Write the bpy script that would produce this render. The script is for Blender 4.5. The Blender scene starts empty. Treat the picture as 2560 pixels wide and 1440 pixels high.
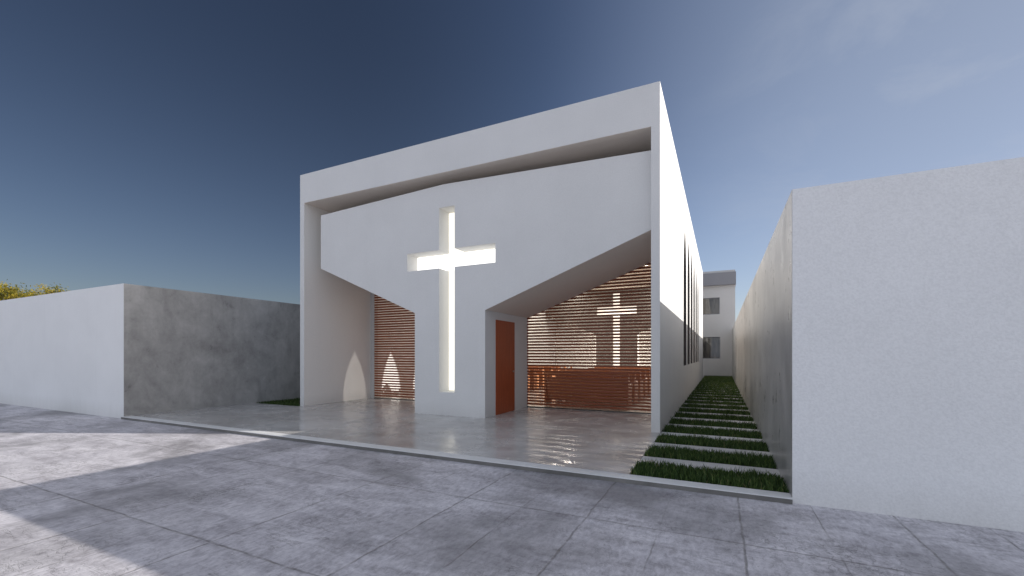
import bpy, bmesh, math, random
import numpy as np
from mathutils import Vector
from mathutils.geometry import tessellate_polygon
random.seed(7); rng = np.random.default_rng(7)
scene = bpy.context.scene
col = scene.collection
R = math.radians

# ------------------------------------------------------------------ helpers
def tag(o, label=None, cat=None, group=None, kind=None):
    if label: o['label'] = label
    if cat: o['category'] = cat
    if group: o['group'] = group
    if kind: o['kind'] = kind
    return o

def thing(name, loc, label, cat, group=None):
    o = bpy.data.objects.new(name, None); col.objects.link(o)
    o.location = loc; o.empty_display_size = 0.2
    return tag(o, label, cat, group)

def world_loc(o):
    v = Vector((0, 0, 0))
    while o is not None:
        v += o.location; o = o.parent
    return v

class MB:
    """collects faces in world coordinates, links them as ONE mesh object"""
    def __init__(s): s.v = []; s.f = []
    def add(s, vs, fs):
        b = len(s.v); s.v += [tuple(v) for v in vs]; s.f += [[b + i for i in f] for f in fs]
    def box(s, x0, x1, y0, y1, z0, z1):
        s.add([(x0,y0,z0),(x1,y0,z0),(x1,y1,z0),(x0,y1,z0),(x0,y0,z1),(x1,y0,z1),(x1,y1,z1),(x0,y1,z1)],
              [(0,3,2,1),(4,5,6,7),(0,1,5,4),(1,2,6,5),(2,3,7,6),(3,0,4,7)])
    def hexa(s, p):   # eight corners, bottom ring then top ring
        s.add(p, [(0,3,2,1),(4,5,6,7),(0,1,5,4),(1,2,6,5),(2,3,7,6),(3,0,4,7)])
    def prism(s, loops, fn, d0, d1, front=True, back=True, walls=None):
        """loops of (a,b): outer + holes; fn(a,b,d) -> xyz"""
        tris = tessellate_polygon([[Vector((a, b, 0)) for a, b in L] for L in loops])
        flat = [p for L in loops for p in L]
        if front: s.add([fn(a, b, d0) for a, b in flat], [tuple(t) for t in tris])
        if back: s.add([fn(a, b, d1) for a, b in flat], [tuple(t) for t in tris])
        for i, L in enumerate(loops):
            if walls is not None and i not in walls: continue
            n = len(L)
            s.add([fn(a, b, d0) for a, b in L] + [fn(a, b, d1) for a, b in L],
                  [(k, (k+1) % n, n + (k+1) % n, n + k) for k in range(n)])
    def tube(s, pts, r0, r1=None, n=8):
        r1 = r0 if r1 is None else r1
        rings = []
        for i, p in enumerate(pts):
            p = Vector(p)
            d = (Vector(pts[min(i+1, len(pts)-1)]) - Vector(pts[max(i-1, 0)])).normalized()
            a = d.orthogonal().normalized(); b = d.cross(a)
            r = r0 + (r1 - r0) * i / max(1, len(pts)-1)
            rings.append([p + (a*math.cos(2*math.pi*k/n) + b*math.sin(2*math.pi*k/n))*r for k in range(n)])
        vs = [v for q in rings for v in q]; fs = []
        for i in range(len(rings)-1):
            for k in range(n):
                fs.append((i*n+k, i*n+(k+1) % n, (i+1)*n+(k+1) % n, (i+1)*n+k))
        fs.append(tuple(range(n))[::-1]); fs.append(tuple((len(rings)-1)*n+k for k in range(n)))
        s.add(vs, fs)
    def build(s, name, mat, parent=None, bevel=0, recalc=True, origin=None):
        off = world_loc(parent) if parent is not None else Vector(origin or (0, 0, 0))
        me = bpy.data.meshes.new(name)
        me.from_pydata([tuple(Vector(v) - off) for v in s.v], [], s.f); me.update()
        if recalc:
            bm = bmesh.new(); bm.from_mesh(me)
            bmesh.ops.remove_doubles(bm, verts=bm.verts, dist=1e-5)
            bmesh.ops.recalc_face_normals(bm, faces=bm.faces)
            bm.to_mesh(me); bm.free()
        o = bpy.data.objects.new(name, me); col.objects.link(o)
        if parent is not None: o.parent = parent
        else: o.location = off
        if mat: me.materials.append(mat)
        if bevel:
            m = o.modifiers.new('bevel', 'BEVEL'); m.width = bevel; m.segments = 2
            m.limit_method = 'ANGLE'; m.angle_limit = R(40)
        return o

# ------------------------------------------------------------------ materials
class NT:
    def __init__(s, name):
        s.m = bpy.data.materials.new(name); s.m.use_nodes = True
        s.t = s.m.node_tree; s.n = s.t.nodes; s.b = s.n['Principled BSDF']
        s.geo = s.n.new('ShaderNodeNewGeometry')
    def link(s, a, b): s.t.links.new(a, b)
    def mapping(s, scale=(1,1,1), rot=(0,0,0), loc=(0,0,0)):
        m = s.n.new('ShaderNodeMapping'); m.inputs['Scale'].default_value = scale
        m.inputs['Rotation'].default_value = rot; m.inputs['Location'].default_value = loc
        s.link(s.geo.outputs['Position'], m.inputs['Vector']); return m.outputs[0]
    def noise(s, scale, detail=4, rough=.55, vec=None, dist=0):
        n = s.n.new('ShaderNodeTexNoise'); n.inputs['Scale'].default_value = scale
        n.inputs['Detail'].default_value = detail; n.inputs['Roughness'].default_value = rough
        n.inputs['Distortion'].default_value = dist
        s.link(vec if vec is not None else s.geo.outputs['Position'], n.inputs['Vector'])
        return n.outputs['Fac']
    def ramp(s, fac, stops):
        r = s.n.new('ShaderNodeValToRGB'); e = r.color_ramp.elements
        while len(e) < len(stops): e.new(.5)
        for k, (p, c) in enumerate(stops):
            e[k].position = p; e[k].color = (c, c, c, 1) if isinstance(c, (int, float)) else (*c, 1)
        s.link(fac, r.inputs[0]); return r.outputs[0]
    def mix(s, fac, a, b, mode='MIX'):
        m = s.n.new('ShaderNodeMix'); m.data_type = 'RGBA'; m.blend_type = mode
        for sock, val in ((m.inputs[0], fac), (m.inputs[6], a), (m.inputs[7], b)):
            if hasattr(val, 'is_linked'): s.link(val, sock)
            elif isinstance(val, (int, float)): sock.default_value = val
            else: sock.default_value = (*val, 1)
        return m.outputs[2]
    def math(s, op, a, b=None, c=None):
        m = s.n.new('ShaderNodeMath'); m.operation = op
        for i, v in enumerate((a, b, c)):
            if v is None: continue
            if isinstance(v, (int, float)): m.inputs[i].default_value = v
            else: s.link(v, m.inputs[i])
        return m.outputs[0]
    def xyz(s, vec=None):
        n = s.n.new('ShaderNodeSeparateXYZ'); s.link(vec if vec is not None else s.geo.outputs['Position'], n.inputs[0]); return n.outputs
    def bump(s, h, strength=.2, dist=.01, prev=None):
        b = s.n.new('ShaderNodeBump'); b.inputs['Strength'].default_value = strength
        b.inputs['Distance'].default_value = dist; s.link(h, b.inputs['Height'])
        if prev is not None: s.link(prev, b.inputs['Normal'])
        return b.outputs[0]
    def out(s, color=None, rough=None, normal=None, spec=None, metal=None):
        for key, v in (('Base Color', color), ('Roughness', rough), ('Normal', normal), ('Specular IOR Level', spec), ('Metallic', metal)):
            if v is None: continue
            if isinstance(v, (int, float)): s.b.inputs[key].default_value = v
            elif isinstance(v, tuple): s.b.inputs[key].default_value = (*v, 1)
            else: s.link(v, s.b.inputs[key])
        return s.m

def plaster(name, base=(.755,.75,.74), grain=70, gs=.25, mott=.05, sp=.93):
    k = NT(name)
    n1 = k.noise(.9, 5, .6); n2 = k.noise(grain, 2, .6)
    big = k.ramp(n1, [(.3, 1-mott), (.7, 1)])
    zz = k.xyz()[2]                                    # darker, warmer tone near the ground
    streak = k.noise(1.0, 4, .6, k.mapping((5, 5, .35)))
    basef = k.math('MULTIPLY', k.ramp(k.math('ADD', zz, k.math('MULTIPLY', streak, .35)), [(.08, 1), (.5, 0)]), .30)
    c = k.mix(1, base, big, 'MULTIPLY')
    c = k.mix(k.math('MULTIPLY', k.ramp(streak, [(.55, 0), (.8, 1)]), .06), c, (.5,.48,.45))
    c = k.mix(basef, c, (.50,.47,.43))
    c = k.mix(1, c, k.ramp(n2, [(.25, sp), (.65, 1)]), 'MULTIPLY')
    nb = k.bump(n2, gs, .006)
    return k.out(c, .85, nb, .25)

M = {}
M['plaster'] = plaster('white_plaster')
M['plaster_rough'] = plaster('white_textured_render', (.88,.88,.88), 50, .6, .05, .90)
M['plaster_wall'] = plaster('boundary_white_plaster', (.87,.87,.865), 70, .3)
M['soffit'] = plaster('soffit_bounce_tint', (.84,.76,.68), 80, .1, .03)  # warm colour stands in for light bounced onto the undersides
M['porch'] = plaster('porch_bounce_tint', (.92,.89,.84), 80, .1, .01)  # pale warm colour stands in for bounce light on the porch wall
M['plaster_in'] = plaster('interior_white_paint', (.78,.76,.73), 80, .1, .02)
M['plaster_far'] = plaster('grey_white_plaster', (.60,.59,.58), 60, .1)
M['fascia_grey'] = plaster('grey_fascia_paint', (.27,.27,.29), 60, .1)

def concrete(name, lo, hi, rough=.45, vert=.8, spec=.5):
    k = NT(name)
    a = k.noise(.75, 8, .62, k.mapping((1, 1, .9)), .6)
    b = k.noise(2.6, 8, .7, k.mapping((1, 1, vert)), .3)
    d = k.noise(14, 6, .65)
    st = k.noise(1.2, 5, .6, k.mapping((6, 6, .3)))
    f = k.math('ADD', k.math('MULTIPLY', a, .5), k.math('MULTIPLY', b, .32))
    f = k.math('ADD', f, k.math('MULTIPLY', d, .10))
    f = k.math('ADD', f, k.math('MULTIPLY', st, .08))
    c = k.ramp(f, [(.36, lo), (.5, tuple((p+q)/2 for p, q in zip(lo, hi))), (.64, hi)])
    pores = k.n.new('ShaderNodeTexVoronoi'); pores.inputs['Scale'].default_value = 9
    k.link(k.geo.outputs['Position'], pores.inputs['Vector'])
    pf = k.math('MULTIPLY', k.ramp(pores.outputs['Distance'], [(.02, 1), (.06, 0)]), k.ramp(b, [(.52, 0), (.6, 1)]))
    c = k.mix(k.math('MULTIPLY', pf, .22), c, (.12,.12,.12))
    rg = k.ramp(b, [(.3, rough-.07), (.7, rough+.12)])
    return k.out(c, rg, k.bump(k.math('ADD', b, k.math('MULTIPLY', d, .5)), .12, .01), spec)
M['concrete'] = concrete('trowelled_grey_concrete', (.25,.243,.235), (.55,.54,.52), .31)
M['concrete_dark'] = concrete('dark_concrete', (.10,.097,.09), (.24,.23,.215), .5)
M['slab'] = concrete('stepping_slab_concrete', (.44,.435,.43), (.62,.61,.60), .45)
M['kerb'] = concrete('kerb_concrete', (.66,.655,.65), (.80,.795,.79), .5)

def polished():
    k = NT('polished_forecourt_concrete')
    a = k.noise(.55, 7, .6, k.mapping((1, 1, 1)), .8)
    b = k.noise(2.2, 7, .65, k.mapping((.7, 1.2, 1)), .5)
    f = k.math('ADD', k.math('MULTIPLY', a, .6), k.math('MULTIPLY', b, .4))
    c = k.ramp(f, [(.36, (.34,.325,.31)), (.5, (.47,.455,.44)), (.64, (.62,.61,.60))])
    rg = k.ramp(k.noise(1.6, 6, .6, None, .6), [(.34, .11), (.62, .31)])
    n = k.bump(k.noise(26, 5, .7), .045, .006)
    return k.out(c, rg, n, .6)
M['polished'] = polished()

def paving():
    k = NT('street_concrete_paving')
    wob = k.noise(3.0, 4, .6)
    s = k.xyz()
    wv = k.math('MULTIPLY', k.math('SUBTRACT', wob, .5), .05)
    X = k.math('ADD', k.math('SUBTRACT', s[0], .165), wv)
    Y = k.math('ADD', k.math('SUBTRACT', s[1], 2.15), wv)
    def joint(v, pitch, w):
        m = k.math('PINGPONG', v, pitch/2)                   # distance to nearest multiple (from 0)
        return k.math('LESS_THAN', m, w), m
    def soft(v, pitch, w):
        m = k.math('PINGPONG', v, pitch/2)
        return k.ramp(k.math('DIVIDE', m, w), [(.35, 1), (1, 0)])
    jn = k.noise(5.5, 5, .7)
    jw = k.ramp(jn, [(.35, .25), (.6, 1)])
    jm = k.math('MULTIPLY', soft(Y, 1.88, .014), jw)
    jx = k.math('MULTIPLY', soft(X, 1.328, .013), jw)
    jh = k.math('MULTIPLY', k.math('MULTIPLY', soft(k.math('ADD', X, .664), 1.328, .009), k.ramp(k.noise(1.1, 3, .5), [(.42, 0), (.58, .9)])), jw)
    jt = k.math('MAXIMUM', jm, k.math('MAXIMUM', jx, jh))
    # fine board-like cracks running along Y in broken dashes
    ck = k.noise(1.0, 6, .7, k.mapping((1.1, 7.5, 1), (0, 0, R(0))), .25)
    line = k.ramp(k.math('ABSOLUTE', k.math('SUBTRACT', ck, .5)), [(0, 1), (.012, 0)])
    msk = k.ramp(k.noise(1.3, 4, .6), [(.45, 0), (.6, 1)])
    cr = k.math('MULTIPLY', line, msk)
    vo = k.n.new('ShaderNodeTexVoronoi'); vo.feature = 'DISTANCE_TO_EDGE'; vo.inputs['Scale'].default_value = 7
    wv2 = k.n.new('ShaderNodeTexNoise'); wv2.inputs['Scale'].default_value = 6; wv2.inputs['Detail'].default_value = 5
    k.link(k.geo.outputs['Position'], wv2.inputs['Vector'])
    mm = k.n.new('ShaderNodeVectorMath'); mm.operation = 'MULTIPLY_ADD'
    k.link(wv2.outputs['Color'], mm.inputs[0]); mm.inputs[1].default_value = (.35,.35,.35); k.link(k.geo.outputs['Position'], mm.inputs[2])
    k.link(mm.outputs[0], vo.inputs['Vector'])
    craze = k.math('MULTIPLY', k.ramp(vo.outputs['Distance'], [(.0, 1), (.035, 0)]), k.ramp(k.noise(.8, 4, .6, k.mapping((1,1,1), (0,0,0), (3.1, 1.7, 0))), [(.5, 0), (.62, 1)]))
    big = k.noise(.42, 6, .6, k.mapping((1, 1, 1), (0,0,0), (5.0, 2.2, 0)), .5)
    mid = k.noise(2.3, 9, .72, k.mapping((.6, 1.5, 1)), .4)
    fine = k.noise(22, 6, .8, k.mapping((1, .45, 1)), .3)
    f = k.math('ADD', k.math('MULTIPLY', mid, .5), k.math('MULTIPLY', fine, .5))
    c = k.ramp(f, [(.38, (.33,.31,.33)), (.49, (.565,.54,.57)), (.6, (.76,.73,.76))])
    c = k.mix(k.ramp(big, [(.49, 0), (.63, .72)]), c, (.20,.19,.195))
    c = k.mix(k.math('MULTIPLY', craze, .6), c, (.13,.125,.12))
    c = k.mix(k.math('MULTIPLY', cr, .65), c, (.12,.115,.11))
    c = k.mix(k.math('MULTIPLY', jt, .7), c, (.17,.155,.14))
    pit = k.n.new('ShaderNodeTexVoronoi'); pit.inputs['Scale'].default_value = 16
    k.link(k.geo.outputs['Position'], pit.inputs['Vector'])
    pf = k.math('MULTIPLY', k.ramp(pit.outputs['Distance'], [(.05, 1), (.12, 0)]), k.ramp(mid, [(.5, 0), (.58, 1)]))
    c = k.mix(k.math('MULTIPLY', pf, .6), c, (.09,.085,.08))
    h = k.math('SUBTRACT', k.math('MULTIPLY', f, .7), k.math('MULTIPLY', jt, .8))
    h = k.math('SUBTRACT', h, k.math('MULTIPLY', k.math('ADD', cr, craze), .25))
    h = k.math('SUBTRACT', h, k.math('MULTIPLY', pf, .3))
    return k.out(c, .62, k.bump(h, .55, .012), .35)
M['paving'] = paving()

def wood(name, dark, light, axis='X', rough=.45, sc=1.0):
    k = NT(name)
    scale = {'X': (.7, 14, 14), 'Z': (14, 14, .7), 'Y': (14, .7, 14)}[axis]
    a = k.noise(1.4*sc, 7, .65, k.mapping(scale), .8)
    b = k.noise(6*sc, 5, .6, k.mapping(scale), .3)
    f = k.math('ADD', k.math('MULTIPLY', a, .65), k.math('MULTIPLY', b, .35))
    c = k.ramp(f, [(.32, dark), (.66, light)])
    return k.out(c, rough, k.bump(f, .12, .004), .4)
M['slat'] = wood('slat_red_brown_wood', (.17,.042,.015), (.30,.080,.030), 'X')
M['door'] = wood('door_red_brown_wood', (.28,.060,.020), (.48,.110,.042), 'Z', .42, 1.3)
M['pew'] = wood('pew_orange_brown_wood', (.36,.135,.05), (.56,.24,.10), 'X', .35)
k = NT('brushed_metal'); M['metal'] = k.out((.45,.43,.40), .3, None, .5, 1.0)
k = NT('black_rail'); M['black'] = k.out((.012,.012,.012), .5)
k = NT('dark_soil'); M['soil'] = k.out(k.ramp(k.noise(30, 5), [(.3, (.018,.014,.010)), (.7, (.05,.04,.028))]), .95)
k = NT('waste_ground'); M['lot'] = k.out(k.ramp(k.noise(2, 6), [(.3, (.12,.11,.09)), (.7, (.22,.20,.17))]), .95)
def glass():
    k = NT('dark_window_glass')
    w = k.noise(1.2, 2, .5, k.mapping((3, 3, .5)))
    return k.out(k.ramp(w, [(.45, (.035,.032,.028)), (.62, (.11,.10,.085))]), .04, k.bump(k.noise(.8, 1), .05, .05), 1.0)
M['glass'] = glass()
def emit(name, colr, strength):
    k = NT(name); k.b.inputs['Base Color'].default_value = (.8,.8,.78,1)
    k.b.inputs['Emission Color'].default_value = (*colr, 1); k.b.inputs['Emission Strength'].default_value = strength
    return k.m
M['glow_soft'] = emit('cross_light_vertical', (1, .95, .80), .92)
M['glow_hard'] = emit('cross_light_arms', (1, .97, .89), 1.2)
M['glow_altar'] = emit('altar_cross_light', (1, .88, .74), 1.15)
M['glow_strip'] = emit('led_strip', (1, .93, .85), 34.0)
M['lamp'] = emit('ceiling_lamp_glow', (1, .9, .78), 9.0)
def leafmat(name, stops, trans=.25):
    k = NT(name)
    info = k.n.new('ShaderNodeAttribute'); info.attribute_name = 'tint'
    c = k.ramp(info.outputs['Fac'], stops)
    k.out(c, .55, None, .3)
    tr = k.n.new('ShaderNodeBsdfTranslucent'); k.link(c, tr.inputs[0])
    mx = k.n.new('ShaderNodeMixShader'); mx.inputs[0].default_value = trans
    k.link(k.b.outputs[0], mx.inputs[1]); k.link(tr.outputs[0], mx.inputs[2])
    k.link(mx.outputs[0], k.n['Material Output'].inputs[0]); return k.m
M['grass'] = leafmat('grass_blades', [(0, (.016,.036,.010)), (.45, (.055,.105,.026)), (.93, (.16,.23,.065)), (1, (.26,.24,.11))])
M['flower'] = leafmat('yellow_green_leaves', [(0, (.05,.07,.015)), (.35, (.16,.17,.03)), (.6, (.42,.33,.04)), (1, (.62,.48,.06))])
k = NT('bark'); M['bark'] = k.out(k.ramp(k.noise(8, 6, .6, k.mapping((3,3,.6))), [(.3, (.06,.042,.028)), (.7, (.17,.125,.085))]), .9)

# ------------------------------------------------------------------ dimensions (metres)
XL, XLi, XRi, XR = -11.122, -10.957, -1.225, -1.06
YF, YP, YS, YE = 8.74, 8.95, 11.50, 30.26
ZT, ZC = 6.765, 5.93
KZ = -.055
NL, NR, NY, NZ = -13.066, .672, 5.37, 3.235
XZ = lambda a, b, d: (a, d, b)      # loop in X,Z extruded along Y
YZ = lambda a, b, d: (d, a, b)      # loop in Y,Z extruded along X

# ------------------------------------------------------------------ setting
m = MB(); m.add([(-400,-400,KZ),(400,-400,KZ),(400,400,KZ),(-400,400,KZ)], [(0,1,2,3)])
tag(m.build('street', M['paving']), kind='structure')
m = MB(); m.box(NL, XR+.018, 5.53, 8.66, -.3, 0); m.box(XL, XR+.017, 8.66, YE, -.3, 0)
tag(m.build('forecourt', M['polished']), kind='structure')
m = MB(); m.box(NL, NR, 5.325, 5.53, -.3, .004)
tag(m.build('kerb', M['kerb'], bevel=.006), kind='structure')
m = MB(); m.box(XR+.018, NR, 5.53, 33.12, -.3, -.035); m.box(NL, XL, 8.66, 33.12, -.3, -.035)
tag(m.build('soil', M['soil']), kind='structure')

m = MB(); m.box(NL+.003, NR-.004, 5.318, 5.3245, KZ, -.006)  # dark strip painting the shade on the kerb's front
tag(m.build('kerb_shade', M['concrete_dark']), kind='structure')

# stepping slabs across the side passage
ords = ['first','second','third','fourth','fifth','sixth','seventh','eighth','ninth','tenth','eleventh','twelfth','thirteenth','fourteenth',
        'fifteenth','sixteenth','seventeenth','eighteenth','nineteenth','twentieth','twenty-first','twenty-second','twenty-third','twenty-fourth']
P = 1.1215; Y0 = 5.53; SD = .41
proto = None
for i in range(21):
    ys = 5.51 + P*(i+1) - SD
    if proto is None:
        mm_ = MB(); mm_.box(XR+.02, NR-.002, ys, ys+SD, -.2, 0)
        o = mm_.build('stepping_slab', M['slab'], origin=(-.19, ys, 0), bevel=.004); proto = o
    else:
        o = proto.copy(); col.objects.link(o); o.location = (-.19, ys, 0)
    tag(o, '%s grey concrete stepping slab in the grass passage, counted from the street kerb' % ords[i], 'paving slab', 'stepping slabs in the side passage')

# grass blades
def blades(name, areas, label, hmin=.055, hmax=.125):
    V = []; F = []; T = []
    for (x0, x1, y0, y1, dens, hs) in areas:
        n = int((x1-x0)*(y1-y0)*dens)
        x = rng.uniform(x0, x1, n); y = rng.uniform(y0, y1, n)
        clump = .5 + .5*np.sin(x*9+np.sin(y*7)*2)*np.cos(y*8+x*3)
        h = (rng.uniform(hmin, hmax, n)*(.75+.35*clump) + (rng.random(n) < .05)*.03)*hs
        w = rng.uniform(.0035, .0065, n)*(1 if dens > 1500 else 1.6)
        a = rng.uniform(0, 2*np.pi, n); l = rng.uniform(.1, .55, n)*h; la = rng.uniform(0, 2*np.pi, n)
        ax, ay = np.cos(a)*w, np.sin(a)*w; lx, ly = np.cos(la)*l, np.sin(la)*l
        z0 = -.035
        v = np.stack([np.stack([x-ax, y-ay, np.full(n, z0)], 1), np.stack([x+ax, y+ay, np.full(n, z0)], 1),
                      np.stack([x+ax*.8+lx*.35, y+ay*.8+ly*.35, z0+h*.6], 1), np.stack([x-ax*.8+lx*.35, y-ay*.8+ly*.35, z0+h*.6], 1),
                      np.stack([x+lx, y+ly, z0+h], 1)], 1)
        V.append(v.reshape(-1, 3)); t = np.clip(rng.normal(.42, .26, n), 0, .93); t[rng.random(n) < .02] = 1
        T.append(np.clip(t + np.clip((y-22)/9, 0, 1)*.38, 0, .95)*(t < 1) + (t >= 1))  # far blades tinted lighter, standing in for light at the passage end
    V = np.concatenate(V); T = np.concatenate(T); n = len(T)
    b = np.arange(n)*5
    quads = np.stack([b, b+1, b+2, b+3], 1); tris = np.stack([b+3, b+2, b+4], 1)
    me = bpy.data.meshes.new(name)
    me.vertices.add(len(V)); me.vertices.foreach_set('co', V.ravel().astype(np.float32))
    lv = np.concatenate([quads, tris], 1).ravel()
    me.loops.add(len(lv)); me.loops.foreach_set('vertex_index', lv.astype(np.int32))
    ls = np.stack([np.arange(n)*7, np.arange(n)*7+4], 1).ravel()
    me.polygons.add(2*n); me.polygons.foreach_set('loop_start', ls.astype(np.int32))
    me.update(calc_edges=True)
    at = me.attributes.new('tint', 'FLOAT', 'FACE'); at.data.foreach_set('value', np.repeat(T, 2).astype(np.float32))
    me.materials.append(M['grass'])
    o = bpy.data.objects.new(name, me); col.objects.link(o)
    return tag(o, label, 'grass', kind='stuff')
areas = []
for i in range(22):
    y0 = 5.535 if i == 0 else 5.51 + P*i
    y1 = 5.51 + P*(i+1) - SD
    areas.append((XR+.03, NR-.01, y0+.01, y1-.01, 4200 if i < 4 else (2600 if i < 9 else 1500), 1.0))
areas.append((XR+.03, NR-.01, 5.51+P*21.6, 33.1, 1300, 1.0))
blades('passage_grass', areas, 'dark green grass growing in strips between the stepping slabs')
blades('lawn', [(NL+.01, XL-.01, 8.68, 14, 2300, .8), (NL+.01, XL-.01, 14, 24, 900, .8)], 'narrow lawn between the grey concrete wall and the white chapel', .05, .11)

# ------------------------------------------------------------------ boundary walls
w = thing('boundary_wall', (NL, NY, KZ), 'white and grey boundary wall around the plot left of the chapel', 'wall')
m = MB(); m.box(-70, NL-.0, NY, NY+.2, KZ-.1, NZ); m.build('street_wall', M['plaster_wall'], w)['label'] = 'white plastered wall facing the street'
m = MB(); m.box(NL-.2, NL+.003, NY+.203, 34, KZ-.1, NZ-.002)
m.box(NL+.0005, NL+.003, NY+.004, NY+.204, KZ-.1, NZ-.002)
m.build('side_wall', M['concrete'], w)['label'] = 'mottled grey concrete wall facing the chapel'
m = MB(); m.box(-70, NL-.21, NY+.21, 80, KZ-.1, KZ+.01); tag(m.build('plot_ground', M['lot']), kind='structure')
w = thing('boundary_wall', (NR, NY, KZ), 'tall white rendered boundary wall at the right with grey concrete inner side along the grass', 'wall')
m = MB(); m.box(NR, 40, NY, NY+.2, KZ-.1, NZ); m.build('street_wall', M['plaster_rough'], w)['label'] = 'white textured wall facing the street'
m = MB(); m.box(NR-.003, NR+.2, NY+.203, 33.12, KZ-.1, NZ-.002)
m.box(NR-.003, NR-.0005, NY+.004, NY+.204, KZ-.1, NZ-.002)
m.build('side_wall', M['concrete'], w)['label'] = 'streaky grey concrete wall along the grass passage'

# ------------------------------------------------------------------ chapel
ch = thing('chapel', (-6.09, YF, 0), 'white modern chapel with a glowing cross cut into its angular facade', 'chapel')
m = MB(); m.box(XL, XLi, YF, YE, -.05, ZT); m.build('side_wall', M['plaster'], ch)
# right wall with six lancet openings
WINS = [(14.55 + 1.755*i, 14.55 + 1.755*i + 1.17) for i in range(6)]
def lancet(y0, y1, zb=1.15, zs=3.95, za=5.66, g=0, n=9):
    y0 += g; y1 -= g; zb += g
    c = (y0+y1)/2; hw = (y1-y0)/2; h = za - g*3 - zs; Rr = (hw*hw+h*h)/(2*hw)
    L = [(y0, zb), (y1, zb), (y1, zs)]
    a1 = math.asin(h/Rr)
    for k in range(1, n): a = a1*k/n; L.append((y1 - Rr + Rr*math.cos(a), zs + Rr*math.sin(a)))
    L.append((c, zs+h))
    for k in range(n-1, 0, -1): a = a1*k/n; L.append((y0 + Rr - Rr*math.cos(a), zs + Rr*math.sin(a)))
    L.append((y0, zs)); return L
loops = [[(YF, -.05), (YE, -.05), (YE, ZT), (YF, ZT)]] + [lancet(a, b) for a, b in WINS]
m = MB(); m.prism(loops, YZ, XR, XRi); m.build('side_wall', M['plaster'], ch)
k = NT('window_reveal_shade'); M['lining'] = k.out((.075,.075,.078), .9, None, .1)
k = NT('lamp_housing_white'); M['housing'] = k.out((.7,.7,.7), .5)
for a, b in WINS:     # thin lining, its dark colour standing in for reveal shade, and a slim frame on the inner face of each opening
    m = MB(); m.prism([lancet(a, b, g=.0015), lancet(a, b, g=.014)], YZ, XR-.0015, XRi-.10)
    m.build('lancet_window', M['lining'], ch)
m = MB(); m.box(XLi, XRi, YF, YF+.17, ZC, ZT); m.build('fascia_beam', M['plaster'], ch)
m = MB(); m.box(XLi, XRi, YF+.17, YE-.15, ZC+.002, ZC+.3)
m.build('roof', M['soffit'], ch)
m = MB(); m.box(XLi, XRi, YE-.15, YE, 0, ZT); m.build('back_wall', M['plaster_in'], ch)
# facade panel: broad shield on a pillar, low gable top, cross-shaped recess
CX0, CX1 = -6.345, -5.885
CR = [(CX0,.57),(CX1,.57),(CX1,3.66),(-4.755,3.66),(-4.755,4.115),(CX1,4.115),(CX1,5.165),(CX0,5.165),(CX0,4.115),(-7.35,4.115),(-7.35,3.66),(CX0,3.66)]
PO = [(-7.10,-.02),(-5.03,-.02),(-5.03,2.56),(XRi-.002,3.995),(XRi-.002,5.56),(-6.2,5.735),(-10.51,5.56),(-10.51,4.015),(-7.10,2.575)]
m = MB()
m.prism([PO, CR], XZ, YP, YS, back=False, walls=[0])
m.prism([PO], XZ, YP, YS, front=False, walls=[])
m.prism([CR], XZ, YP, YP+.45, front=False)
m.build('facade_panel', M['plaster'], ch)
def inset(L, g):
    cx = (CX0+CX1)/2; out = []
    for i, (a, b) in enumerate(L):
        p, q = L[i-1], L[(i+1) % len(L)]
        # all edges are axis aligned: move each corner inwards along both
        d1 = Vector((a-p[0], b-p[1])).normalized(); d2 = Vector((q[0]-a, q[1]-b)).normalized()
        n1 = Vector((-d1.y, d1.x)); n2 = Vector((-d2.y, d2.x))
        out.append((a + (n1.x+n2.x)*g, b + (n1.y+n2.y)*g))
    return out
CI = inset(CR, .018)
x0, x1 = CI[0][0], CI[1][0]
lc = None
m = MB(); m.box(x0, x1, YP+.41, YP+.43, CI[0][1], CI[2][1]); m.box(x0, x1, YP+.41, YP+.43, CI[5][1], CI[6][1])
lc = m.build('cross_light', M['glow_soft'], ch); lc['label'] = 'glowing upright of the cross light'
m = MB(); m.box(CI[9][0], CI[3][0], YP+.405, YP+.425, CI[2][1]+.002, CI[5][1]-.002)
o = m.build('cross_light', M['glow_hard'], ch); o['label'] = 'brilliant white crossbar of the cross light'
# closure above the panel at the back of the porch, jambs
m = MB(); m.box(XLi, XRi, YS+.06, YS+.16, 4.3, ZC); m.build('upper_wall', M['plaster_in'], ch)
m = MB(); m.box(XLi, XLi+.17, YS-.1, YS+.08, 0, ZC); m.build('jamb', M['plaster_far'], ch)
m = MB(); m.box(XLi+.0005, XLi+.003, YF+.003, YS-.101, .001, ZC-.001); m.build('porch_bounce_skin', M['porch'], ch)  # thin skin added to carry the painted bounce light
def skin(p, q, y0, y1, t=.003):
    m = MB(); m.hexa([(p[0],y0,p[1]-t),(q[0],y0,q[1]-t),(q[0],y1,q[1]-t),(p[0],y1,p[1]-t),(p[0],y0,p[1]-.0006),(q[0],y0,q[1]-.0006),(q[0],y1,q[1]-.0006),(p[0],y1,p[1]-.0006)]); return m
skin((XLi+.004,ZC),(XRi-.002,ZC),YF+.003,YF+.169).build('soffit', M['soffit'], ch)  # skins added below the soffits, bounced warmth put into their colour
skin((-5.02,2.564),(XRi-.004,3.994),YP+.003,YS-.095).build('soffit', M['soffit'], ch)
skin((-10.50,4.010),(-7.105,2.577),YP+.003,YS-.095).build('soffit', M['soffit'], ch)
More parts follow.
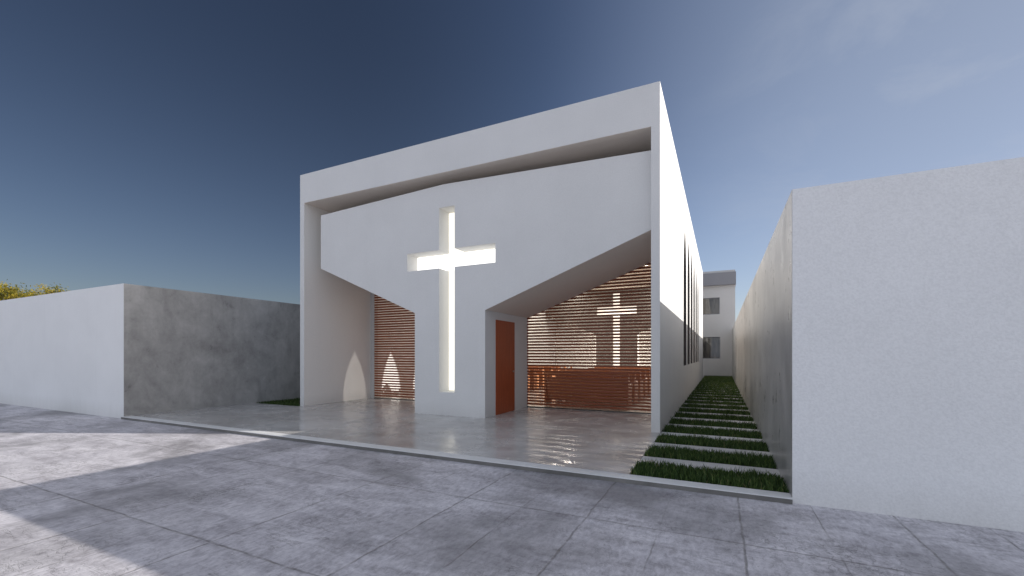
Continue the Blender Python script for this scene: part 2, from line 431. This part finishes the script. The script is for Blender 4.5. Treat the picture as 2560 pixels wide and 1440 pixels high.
# slat screens
PITCH, SH, ST = .0842, .051, .026
def lim_left(z): return -7.06 if z < 2.575 else -7.10 - (z-2.575)*(10.51-7.10)/(4.015-2.575) + .05
def lim_right(z): return -5.06 if z < 2.56 else -5.03 + (z-2.56)*(5.03-1.225)/(3.995-2.56) - .05
for side in (0, 1):
    m = MB(); z = .075
    while z < 4.1:
        if side == 0: a, b = XLi+.17, lim_left(z)
        else: a, b = lim_right(z), XRi+.01
        if b - a > .03: m.box(a, b, YS-.09, YS-.09+ST, z, z+SH)
        z += PITCH
    s = m.build('slat_screen', M['slat'], ch)
    s['label'] = ['narrow screen of red brown slats left of the pillar', 'wide screen of red brown slats right of the door'][side]
    m = MB()
    if side == 0: m.box(XLi+.17, -7.1, YS-.1, YS-.04, 0, .025)
    else: m.box(-5.03, XRi, YS-.1, YS-.04, 0, .025)
    m.build('bottom_rail', M['black'], s)
# door in the right flank of the pillar
m = MB(); m.box(-5.04, -5.03+.012, 9.48, 10.56, .004, 2.37)
d = m.build('door', M['door'], ch, bevel=.003)
m = MB(); m.tube([(-5.02, 10.47, 1.06), (-4.965, 10.47, 1.06)], .011); m.tube([(-4.968, 10.475, 1.06), (-4.968, 10.33, 1.06)], .010)
m.tube([(-5.02, 10.47, 1.06), (-5.012, 10.47, 1.06)], .028, n=16)
m.build('handle', M['metal'], d)

# altar panel inside, same shield outline with a cross cut right through
AY = 28.0
AC = [(-6.32,.80),(-5.85,.80),(-5.85,4.02),(-4.80,4.02),(-4.80,4.60),(-5.85,4.60),(-5.85,5.48),(-6.32,5.48),(-6.32,4.60),(-7.38,4.60),(-7.38,4.02),(-6.32,4.02)]
AO = [(-7.40,0),(-4.78,0),(-4.78,2.84),(XRi,4.3),(XRi,5.62),(-6.09,5.76),(XLi,5.62),(XLi,4.23),(-7.40,2.84)]
m = MB(); m.prism([AO, AC], XZ, AY, AY+.25)
ap = m.build('altar_panel', M['concrete_dark'], ch); ap['label'] = 'grey concrete panel with a lit cross on the end wall inside'
m = MB(); m.box(-7.5, -4.7, AY+.27, AY+.29, .7, 5.55); m.build('cross_light', M['glow_altar'], ap)
for sx in (-7.36, -4.84):
    m = MB(); m.box(sx, sx+.03, AY+.26, AY+.32, .1, 2.8); m.build('light_strip', M['glow_strip'], ap)
# ceiling lamps
for i, (x, y) in enumerate([(x, y) for y in (17.2, 19.6, 22.0, 24.4, 26.8) for x in (-8.9, -6.09, -3.3)]):
    m = MB(); m.tube([(x, y, ZC+.001), (x, y, ZC-.03)], .11, n=20)
    c = m.build('ceiling_lamp', M['housing'], ch)
    m = MB(); m.tube([(x, y, ZC-.031), (x, y, ZC-.036)], .085, n=20); m.build('diffuser', M['lamp'], c)
    if i % 3 != 1:
        L = bpy.data.lights.new('lamp_light', 'AREA'); L.shape = 'DISK'; L.size = .22; L.energy = 80; L.color = (1, .9, .78)
        lo = bpy.data.objects.new('lamp_light', L); col.objects.link(lo); lo.parent = ch
        lo.location = Vector((x, y, ZC-.045)) - world_loc(ch)

# ------------------------------------------------------------------ pews
def make_pew(x0, x1, y):
    cx = (x0+x1)/2
    p = thing('pew', (cx, y, 0), 'pew', 'pew', 'wooden pews inside the chapel')
    def slope(z): return y + (.95-z)*.16                 # backrest leans towards the street
    m = MB()
    for za, zb in ((.10, .40), (.405, .60), (.605, .80)):
        m.hexa([(x0,slope(za),za),(x1,slope(za),za),(x1,slope(za)+.025,za),(x0,slope(za)+.025,za),
                (x0,slope(zb),zb),(x1,slope(zb),zb),(x1,slope(zb)+.025,zb),(x0,slope(zb)+.025,zb)])
    n = 12
    for k in range(n+1):
        xx = x0 + .03 + (x1-x0-.06)*k/n
        m.box(xx-.015, xx+.015, slope(.84)-.002, slope(.84)+.022, .80, .88)
    m.box(x0-.02, x1+.02, slope(.9)-.02, slope(.9)+.05, .88, .95)
    m.build('backrest', M['pew'], p)
    m = MB(); m.box(x0+.03, x1-.03, y+.16, y+.56, .42, .455); m.build('seat', M['pew'], p, bevel=.006)
    for s in (x0, x1-.05):
        m = MB(); m.prism([[(y+.03,0),(y+.56,0),(y+.60,.62),(y+.50,.66),(y+.34,.60),(y+.08,.93),(y-.01,.93)]], YZ, s, s+.05)
        m.build('end_panel', M['pew'], p)
    return p
def children(o): return [c for c in bpy.data.objects if c.parent is o]
for s_, (x0, x1, sd) in enumerate(((-5.03, -2.42, 'right of the aisle'), (-9.72, -7.11, 'left of the aisle'))):
    first = None
    for i in range(10):
        if first is None:
            first = make_pew(x0, x1, 12.75); p = first; kids = children(first)
        else:
            p = first.copy(); col.objects.link(p); p.location.y = 12.75 + i*1.02
            for c in kids:
                q = c.copy(); col.objects.link(q); q.parent = p
        p['label'] = 'orange brown wooden pew %s, %s row behind the slat screen' % (sd, ords[i])

# ------------------------------------------------------------------ house at the end of the passage
hs = thing('house', (-2.5, 33.12, 0), 'grey white two-storey house closing the end of the grass passage', 'house')
X1, YH = .86, 33.12
loops = [[(-9,-.1),(X1,-.1),(X1,7.3),(-9,7.3)], [(-1.75,1.23),(-.06,1.23),(-.06,2.74),(-1.75,2.74)], [(-1.75,4.3),(-.09,4.3),(-.09,5.46),(-1.75,5.46)]]
m = MB(); m.prism(loops, XZ, YH, YH+.25); m.box(-9, X1, YH+.25, 43, -.1, 7.3); m.build('wall', M['plaster_far'], hs)
m = MB(); m.hexa([(-9.3,YH-.30,6.28),(X1+.0,YH-.30,6.28),(X1+.0,43.3,6.28),(-9.3,43.3,6.28),(-9.3,YH-.30,7.12),(X1+.0,YH-.30,7.12),(X1+.0,43.3,7.12),(-9.3,43.3,7.12)])
m.v = [(x+(.04 if x > 0 else 0), y, z) for x, y, z in m.v]
m.build('roof_fascia', M['fascia_grey'], hs)
m = MB(); m.box(-1.06, .66, YH-.03, YH-.002, 0, .07); m.build('plinth', M['fascia_grey'], hs)
for (zb, zt, xr) in ((1.23, 2.74, -.06), (4.3, 5.46, -.09)):
    m = MB(); m.prism([[(-1.75,zb),(xr,zb),(xr,zt),(-1.75,zt)], [(-1.71,zb+.04),(xr-.04,zb+.04),(xr-.04,zt-.04),(-1.71,zt-.04)]], XZ, YH+.05, YH+.11)
    f = m.build('window', M['fascia_grey'], hs)
    m = MB(); m.box(-1.72, xr-.03, YH+.08, YH+.09, zb+.03, zt-.03); m.build('pane', M['glass'], f)

# ------------------------------------------------------------------ tree behind the left wall
def tree(loc, cr, h, label):
    t = thing('tree', loc, label, 'tree')
    bx_, by_, bz_ = loc
    tips = []; m = MB()
    m.tube([(bx_,by_,bz_),(bx_+.1,by_,bz_+1.2),(bx_+.05,by_+.1,bz_+2.2)], .22, .14, 10)
    rr = random.Random(3)
    for i in range(16):
        a = i*2.4+rr.uniform(-.3,.3); e = rr.uniform(.35, 1.0); L = (h-2.2)*rr.uniform(.75, 1.0)
        p0 = Vector((bx_+.05, by_+.1, bz_+rr.uniform(1.5, 2.2)))
        p = p0.copy(); pts = [tuple(p)]
        rad = cr*rr.uniform(.35, .95)
        for k in range(1, 5):
            u = k/4
            p = p0 + Vector((math.cos(a)*rad*u, math.sin(a)*rad*u, L*(1-(1-u)**1.6)*math.sqrt(max(.15, 1-(rad/cr)**2*.55)))) + Vector([rr.uniform(-.12,.12) for _ in range(3)])
            pts.append(tuple(p))
            for q in range(6):
                d = Vector([rr.uniform(-1,1), rr.uniform(-1,1), rr.uniform(-.1,1.2)]).normalized()*rr.uniform(.3,.85)
                m.tube([tuple(p), tuple(p+d)], .012, .004, 4); tips.append((p+d, d))
        m.tube(pts, .06, .015, 6)
    m.build('trunk', M['bark'], t, recalc=False)
    V = []; F = []; T = []
    for tp, d in tips:
        n = rr.randint(30, 60); tone = rr.random()
        for _ in range(n):
            c = tp + Vector([rr.gauss(0,.16), rr.gauss(0,.16), rr.gauss(0,.15)]) - d*rr.uniform(0,.6)
            u = Vector([rr.gauss(0,1) for _ in range(3)]).normalized(); w_ = u.orthogonal().normalized()
            l = rr.uniform(.045,.10); b = len(V)
            V += [c-u*l, c+w_*l*.35, c+u*l, c-w_*l*.35]; F.append((b,b+1,b+2,b+3)); T.append(min(1, max(0, tone*.6+rr.random()*.5)))
    m = MB(); m.v = [tuple(v) for v in V]; m.f = F
    o = m.build('crown', M['flower'], t, recalc=False)
    at = o.data.attributes.new('tint', 'FLOAT', 'FACE'); at.data.foreach_set('value', T)
tree((-42.0, 12.0, KZ), 2.7, 6.45, 'yellow flowering tree showing above the white wall at far left')

# ------------------------------------------------------------------ light, sky, camera
SUN_AZ, SUN_EL = 24.44, 20.2            # degrees from +X towards +Y, elevation
sd = Vector((math.cos(R(SUN_AZ))*math.cos(R(SUN_EL)), math.sin(R(SUN_AZ))*math.cos(R(SUN_EL)), math.sin(R(SUN_EL))))
L = bpy.data.lights.new('sun', 'SUN'); L.energy = 5.0; L.angle = R(.3); L.color = (1, .95, .88)
so = bpy.data.objects.new('sun', L); col.objects.link(so); so.rotation_euler = sd.to_track_quat('Z', 'Y').to_euler()
wd = bpy.data.worlds.new('World'); scene.world = wd; wd.use_nodes = True
nt = wd.node_tree; N = nt.nodes; bg = N['Background']
sky = N.new('ShaderNodeTexSky'); sky.sky_type = 'NISHITA'; sky.sun_disc = False
sky.sun_elevation = R(SUN_EL); sky.sun_rotation = R(90-SUN_AZ); sky.air_density = 1.0; sky.dust_density = .6; sky.ozone_density = 1.5
tc = N.new('ShaderNodeTexCoord')
def wn(t, **kw):
    n = N.new(t)
    for a, b in kw.items(): setattr(n, a, b)
    return n
# thin high cloud wisps in front to the right; as added fill light, a bright veil over the half of the sky behind the camera
mp = wn('ShaderNodeMapping'); mp.inputs['Scale'].default_value = (1.2, 1.2, 3.5); mp.inputs['Rotation'].default_value = (0, R(-22), R(20))
nt.links.new(tc.outputs['Generated'], mp.inputs[0])
no = wn('ShaderNodeTexNoise'); no.inputs['Scale'].default_value = 2.6; no.inputs['Detail'].default_value = 9; no.inputs['Roughness'].default_value = .62; no.inputs['Distortion'].default_value = .5
nt.links.new(mp.outputs[0], no.inputs['Vector'])
cr = wn('ShaderNodeValToRGB'); cr.color_ramp.elements[0].position = .46; cr.color_ramp.elements[1].position = .72
nt.links.new(no.outputs['Fac'], cr.inputs[0])
def dot(v):
    d = wn('ShaderNodeVectorMath', operation='DOT_PRODUCT'); nt.links.new(tc.outputs['Generated'], d.inputs[0])
    d.inputs[1].default_value = v; return d.outputs['Value']
def mr(val, a, b, c, d):
    n = wn('ShaderNodeMapRange', interpolation_type='SMOOTHSTEP'); nt.links.new(val, n.inputs[0])
    for i, q in enumerate((a, b, c, d)): n.inputs[i+1].default_value = q
    return n.outputs[0]
def mth(op, a, b):
    n = wn('ShaderNodeMath', operation=op)
    for i, q in enumerate((a, b)):
        if isinstance(q, (int, float)): n.inputs[i].default_value = q
        else: nt.links.new(q, n.inputs[i])
    return n.outputs[0]
right = mr(dot((.95, .3, 0)), .1, .9, 0, 1)
wisps = mth('MULTIPLY', mth('MULTIPLY', cr.outputs[0], right), .65)
back_fill = mr(dot((-.12, -.97, .2)), .1, .8, 0, 1)
glowv = mr(dot((.86, .39, .34)), .84, .99, 0, 1)  # glow added around the sun, out of view, to fill right-facing walls
side = dot((.91, .414, 0))
dim = mr(side, -.35, .62, .37, 1.1)
low = mr(dot((0, 0, 1)), .0, .58, 1.42, .97)
tint = wn('ShaderNodeVectorMath', operation='MULTIPLY'); nt.links.new(sky.outputs[0], tint.inputs[0]); tint.inputs[1].default_value = (1.0, .97, 1.10)
dimv = wn('ShaderNodeVectorMath', operation='SCALE'); nt.links.new(tint.outputs[0], dimv.inputs[0]); nt.links.new(mth('MULTIPLY', dim, low), dimv.inputs['Scale'])
haze = mr(side, .0, .7, 0, .62)
def mixc(f, a, b):
    n = wn('ShaderNodeMix', data_type='RGBA')
    for s_, q in ((n.inputs[0], f), (n.inputs[6], a), (n.inputs[7], b)):
        if isinstance(q, tuple): s_.default_value = (*q, 1)
        else: nt.links.new(q, s_)
    return n.outputs[2]
c0 = mixc(haze, dimv.outputs[0], (3.55, 4.05, 4.95))
c1 = mixc(wisps, c0, (5.2, 5.6, 6.4))
c2 = mixc(glowv, mixc(back_fill, c1, (7.0, 7.6, 8.8)), (25, 23, 21))
nt.links.new(c2, bg.inputs[0]); bg.inputs[1].default_value = .1

cam = bpy.data.cameras.new('camera'); co = bpy.data.objects.new('camera', cam); col.objects.link(co)
cam.sensor_width = 36; cam.lens = 1083/2560*36; cam.shift_y = 167/2560; cam.clip_end = 2000; cam.clip_start = .05
co.location = (0, 0, 1.5); co.rotation_euler = (R(90), 0, math.atan(523/1083))
scene.camera = co
scene.view_settings.view_transform = 'Standard'; scene.view_settings.look = 'None'; scene.view_settings.exposure = 0
